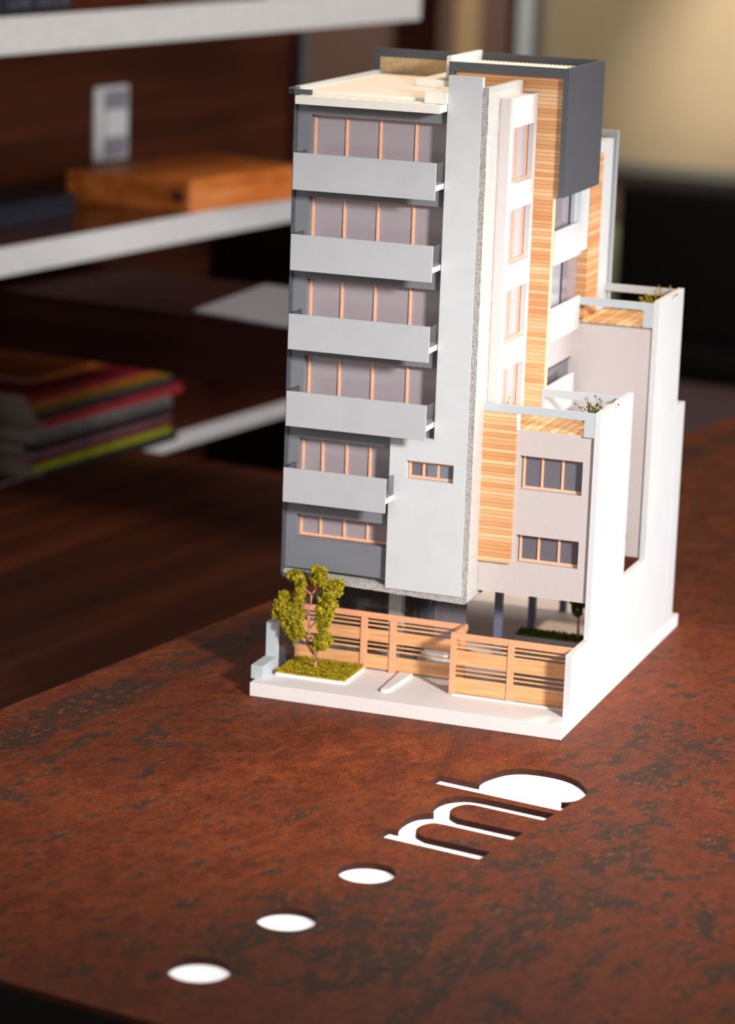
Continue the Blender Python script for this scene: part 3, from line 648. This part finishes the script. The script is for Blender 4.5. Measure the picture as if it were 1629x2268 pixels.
for k, y in enumerate([-0.045, -0.033, -0.021, -0.009, 0.010, 0.022, 0.034, 0.048, 0.060]):
    bl.append((0.075, 0.0756, y, y+0.003, 0.007, 0.016)); bl.append((0.075, 0.0756, y+0.004, y+0.008, 0.007+0.003*(k % 2), 0.010+0.003*(k % 3)))
boxes('spine_lettering', bl, plain('dull_silver', (96, 98, 102), 0.5), bk)
wbk = empty('white_book', (-1.0, 1.52, 1.152), 'pale thin book near the right end of the top shelf', 'book')
boxes('cover', [(-0.10, 0.085, -0.05, 0.20, 0, 0.002), (-0.10, 0.085, -0.05, 0.20, 0.012, 0.014), (0.083, 0.085, -0.05, 0.20, 0.002, 0.012)], 'edge_white', wbk)
boxes('pages', [(-0.099, 0.083, -0.049, 0.198, 0.002, 0.012)], 'edge_white', wbk)

# magazines: (colour, thickness, y shift, x shift, words)
mags = [((44, 48, 54), .011, .010, .004, 'charcoal magazine at the bottom of the stack under the yellow one'),
        ((190, 188, 40), .008, .000, .000, 'yellow-green magazine near the bottom of the stack'),
        ((120, 30, 44), .007, -.006, -.002, 'dark red magazine resting on the yellow-green one in the stack'),
        ((148, 100, 112), .007, .000, .000, 'dusty mauve magazine low in the stack'),
        ((34, 34, 34), .010, -.004, -.004, 'black magazine in the middle of the stack below the two pale ones'),
        ((128, 118, 112), .009, .002, .000, 'grey magazine lower of the two pale ones in the stack'),
        ((166, 162, 160), .007, .000, -.002, 'silver-grey magazine upper of the two pale ones in the stack'),
        ((206, 62, 56), .010, .018, .003, 'bright red long magazine in the upper stack jutting out'),
        ((66, 40, 66), .008, .006, .000, 'purple magazine resting on the bright red one'),
        ((118, 112, 44), .007, .000, -.002, 'olive magazine under the orange one in the stack'),
        ((214, 120, 34), .007, -.004, -.004, 'orange magazine under the crimson one near the stack top'),
        ((160, 30, 44), .009, -.010, -.004, 'crimson magazine second from the top of the stack'),
        ((206, 110, 40), .004, .055, -.05, 'thin orange magazine topmost of the stack')]
z = 0.617
for i, (c, t, dy, dx, lab) in enumerate(mags):
    o = empty('magazine', (-0.985 + dx, 1.07 + dy, z), lab, 'magazine', random.uniform(-0.02, 0.02), 'stacked magazines on the bottom shelf')
    mt = plain('magazine_cover', tuple(q*0.8 for q in c), 0.35, 0.4, var=0.25, scale=30)
    boxes('cover', [(-0.10, 0.105, -0.145, 0.145, 0, 0.0008), (-0.10, 0.105, -0.145, 0.145, t-0.0008, t), (0.104, 0.105, -0.145, 0.145, 0.0008, t-0.0008)], mt, o)
    boxes('pages', [(-0.099, 0.104, -0.144, 0.144, 0.0008, t-0.0008)], plain('magazine_pages', (132, 118, 110), 0.8, 0.1), o)
    z += t + 0.0002

# office chair
ch = empty('office_chair', (-1.09, 3.6, 0), 'black leather office chair with rounded back, behind the table', 'chair')
def rbox(name, b, r, mat, parent):
    o = boxes(name, [b], mat, parent); m = o.modifiers.new('round', 'BEVEL'); m.width = r; m.segments = 5
    for p in o.data.polygons: p.use_smooth = True
    return o
rbox('backrest', (-0.29, 0.29, -0.045, 0.045, 0.37, 0.70), 0.04, 'leather', ch)
rbox('seat', (-0.285, 0.285, -0.06, 0.44, 0.295, 0.39), 0.04, 'leather', ch)
bm = bmesh.new(); cyl(bm, (0, 0.2, 0.08), (0, 0.2, 0.30), 0.03, n=20); link('column', fin(bm, 'column'), 'chrome', ch, smooth=False)
for k in range(5):
    a = 2*math.pi*k/5 + 0.3
    bm = bmesh.new(); cyl(bm, (0, 0.2, 0.09), (0.26*math.cos(a), 0.2+0.26*math.sin(a), 0.06), 0.022, 0.014, 12); lg = link('base_leg', fin(bm, 'base_leg'), 'leather', ch)
    bm = bmesh.new(); cyl(bm, (0.26*math.cos(a)-0.012, 0.2+0.26*math.sin(a), 0.026), (0.26*math.cos(a)+0.012, 0.2+0.26*math.sin(a), 0.026), 0.026, n=18); link('caster', fin(bm, 'caster'), 'leather', lg)
cp = empty('waste_bin', (-2.214, 5.40, 0), 'pale green bin standing by the back wall behind the chair', 'bin')
bm = bmesh.new(); cyl(bm, (0, 0, 0), (0, 0, 0.31), 0.085, 0.10, 28); bmesh.ops.delete(bm, geom=[f for f in bm.faces if len(f.verts) > 6 and f.calc_center_median().z > 0.3], context='FACES')
link('bin_body', fin(bm, 'bin_body'), plain('pale_green_plastic', (176, 180, 140), 0.5), cp, smooth=True)
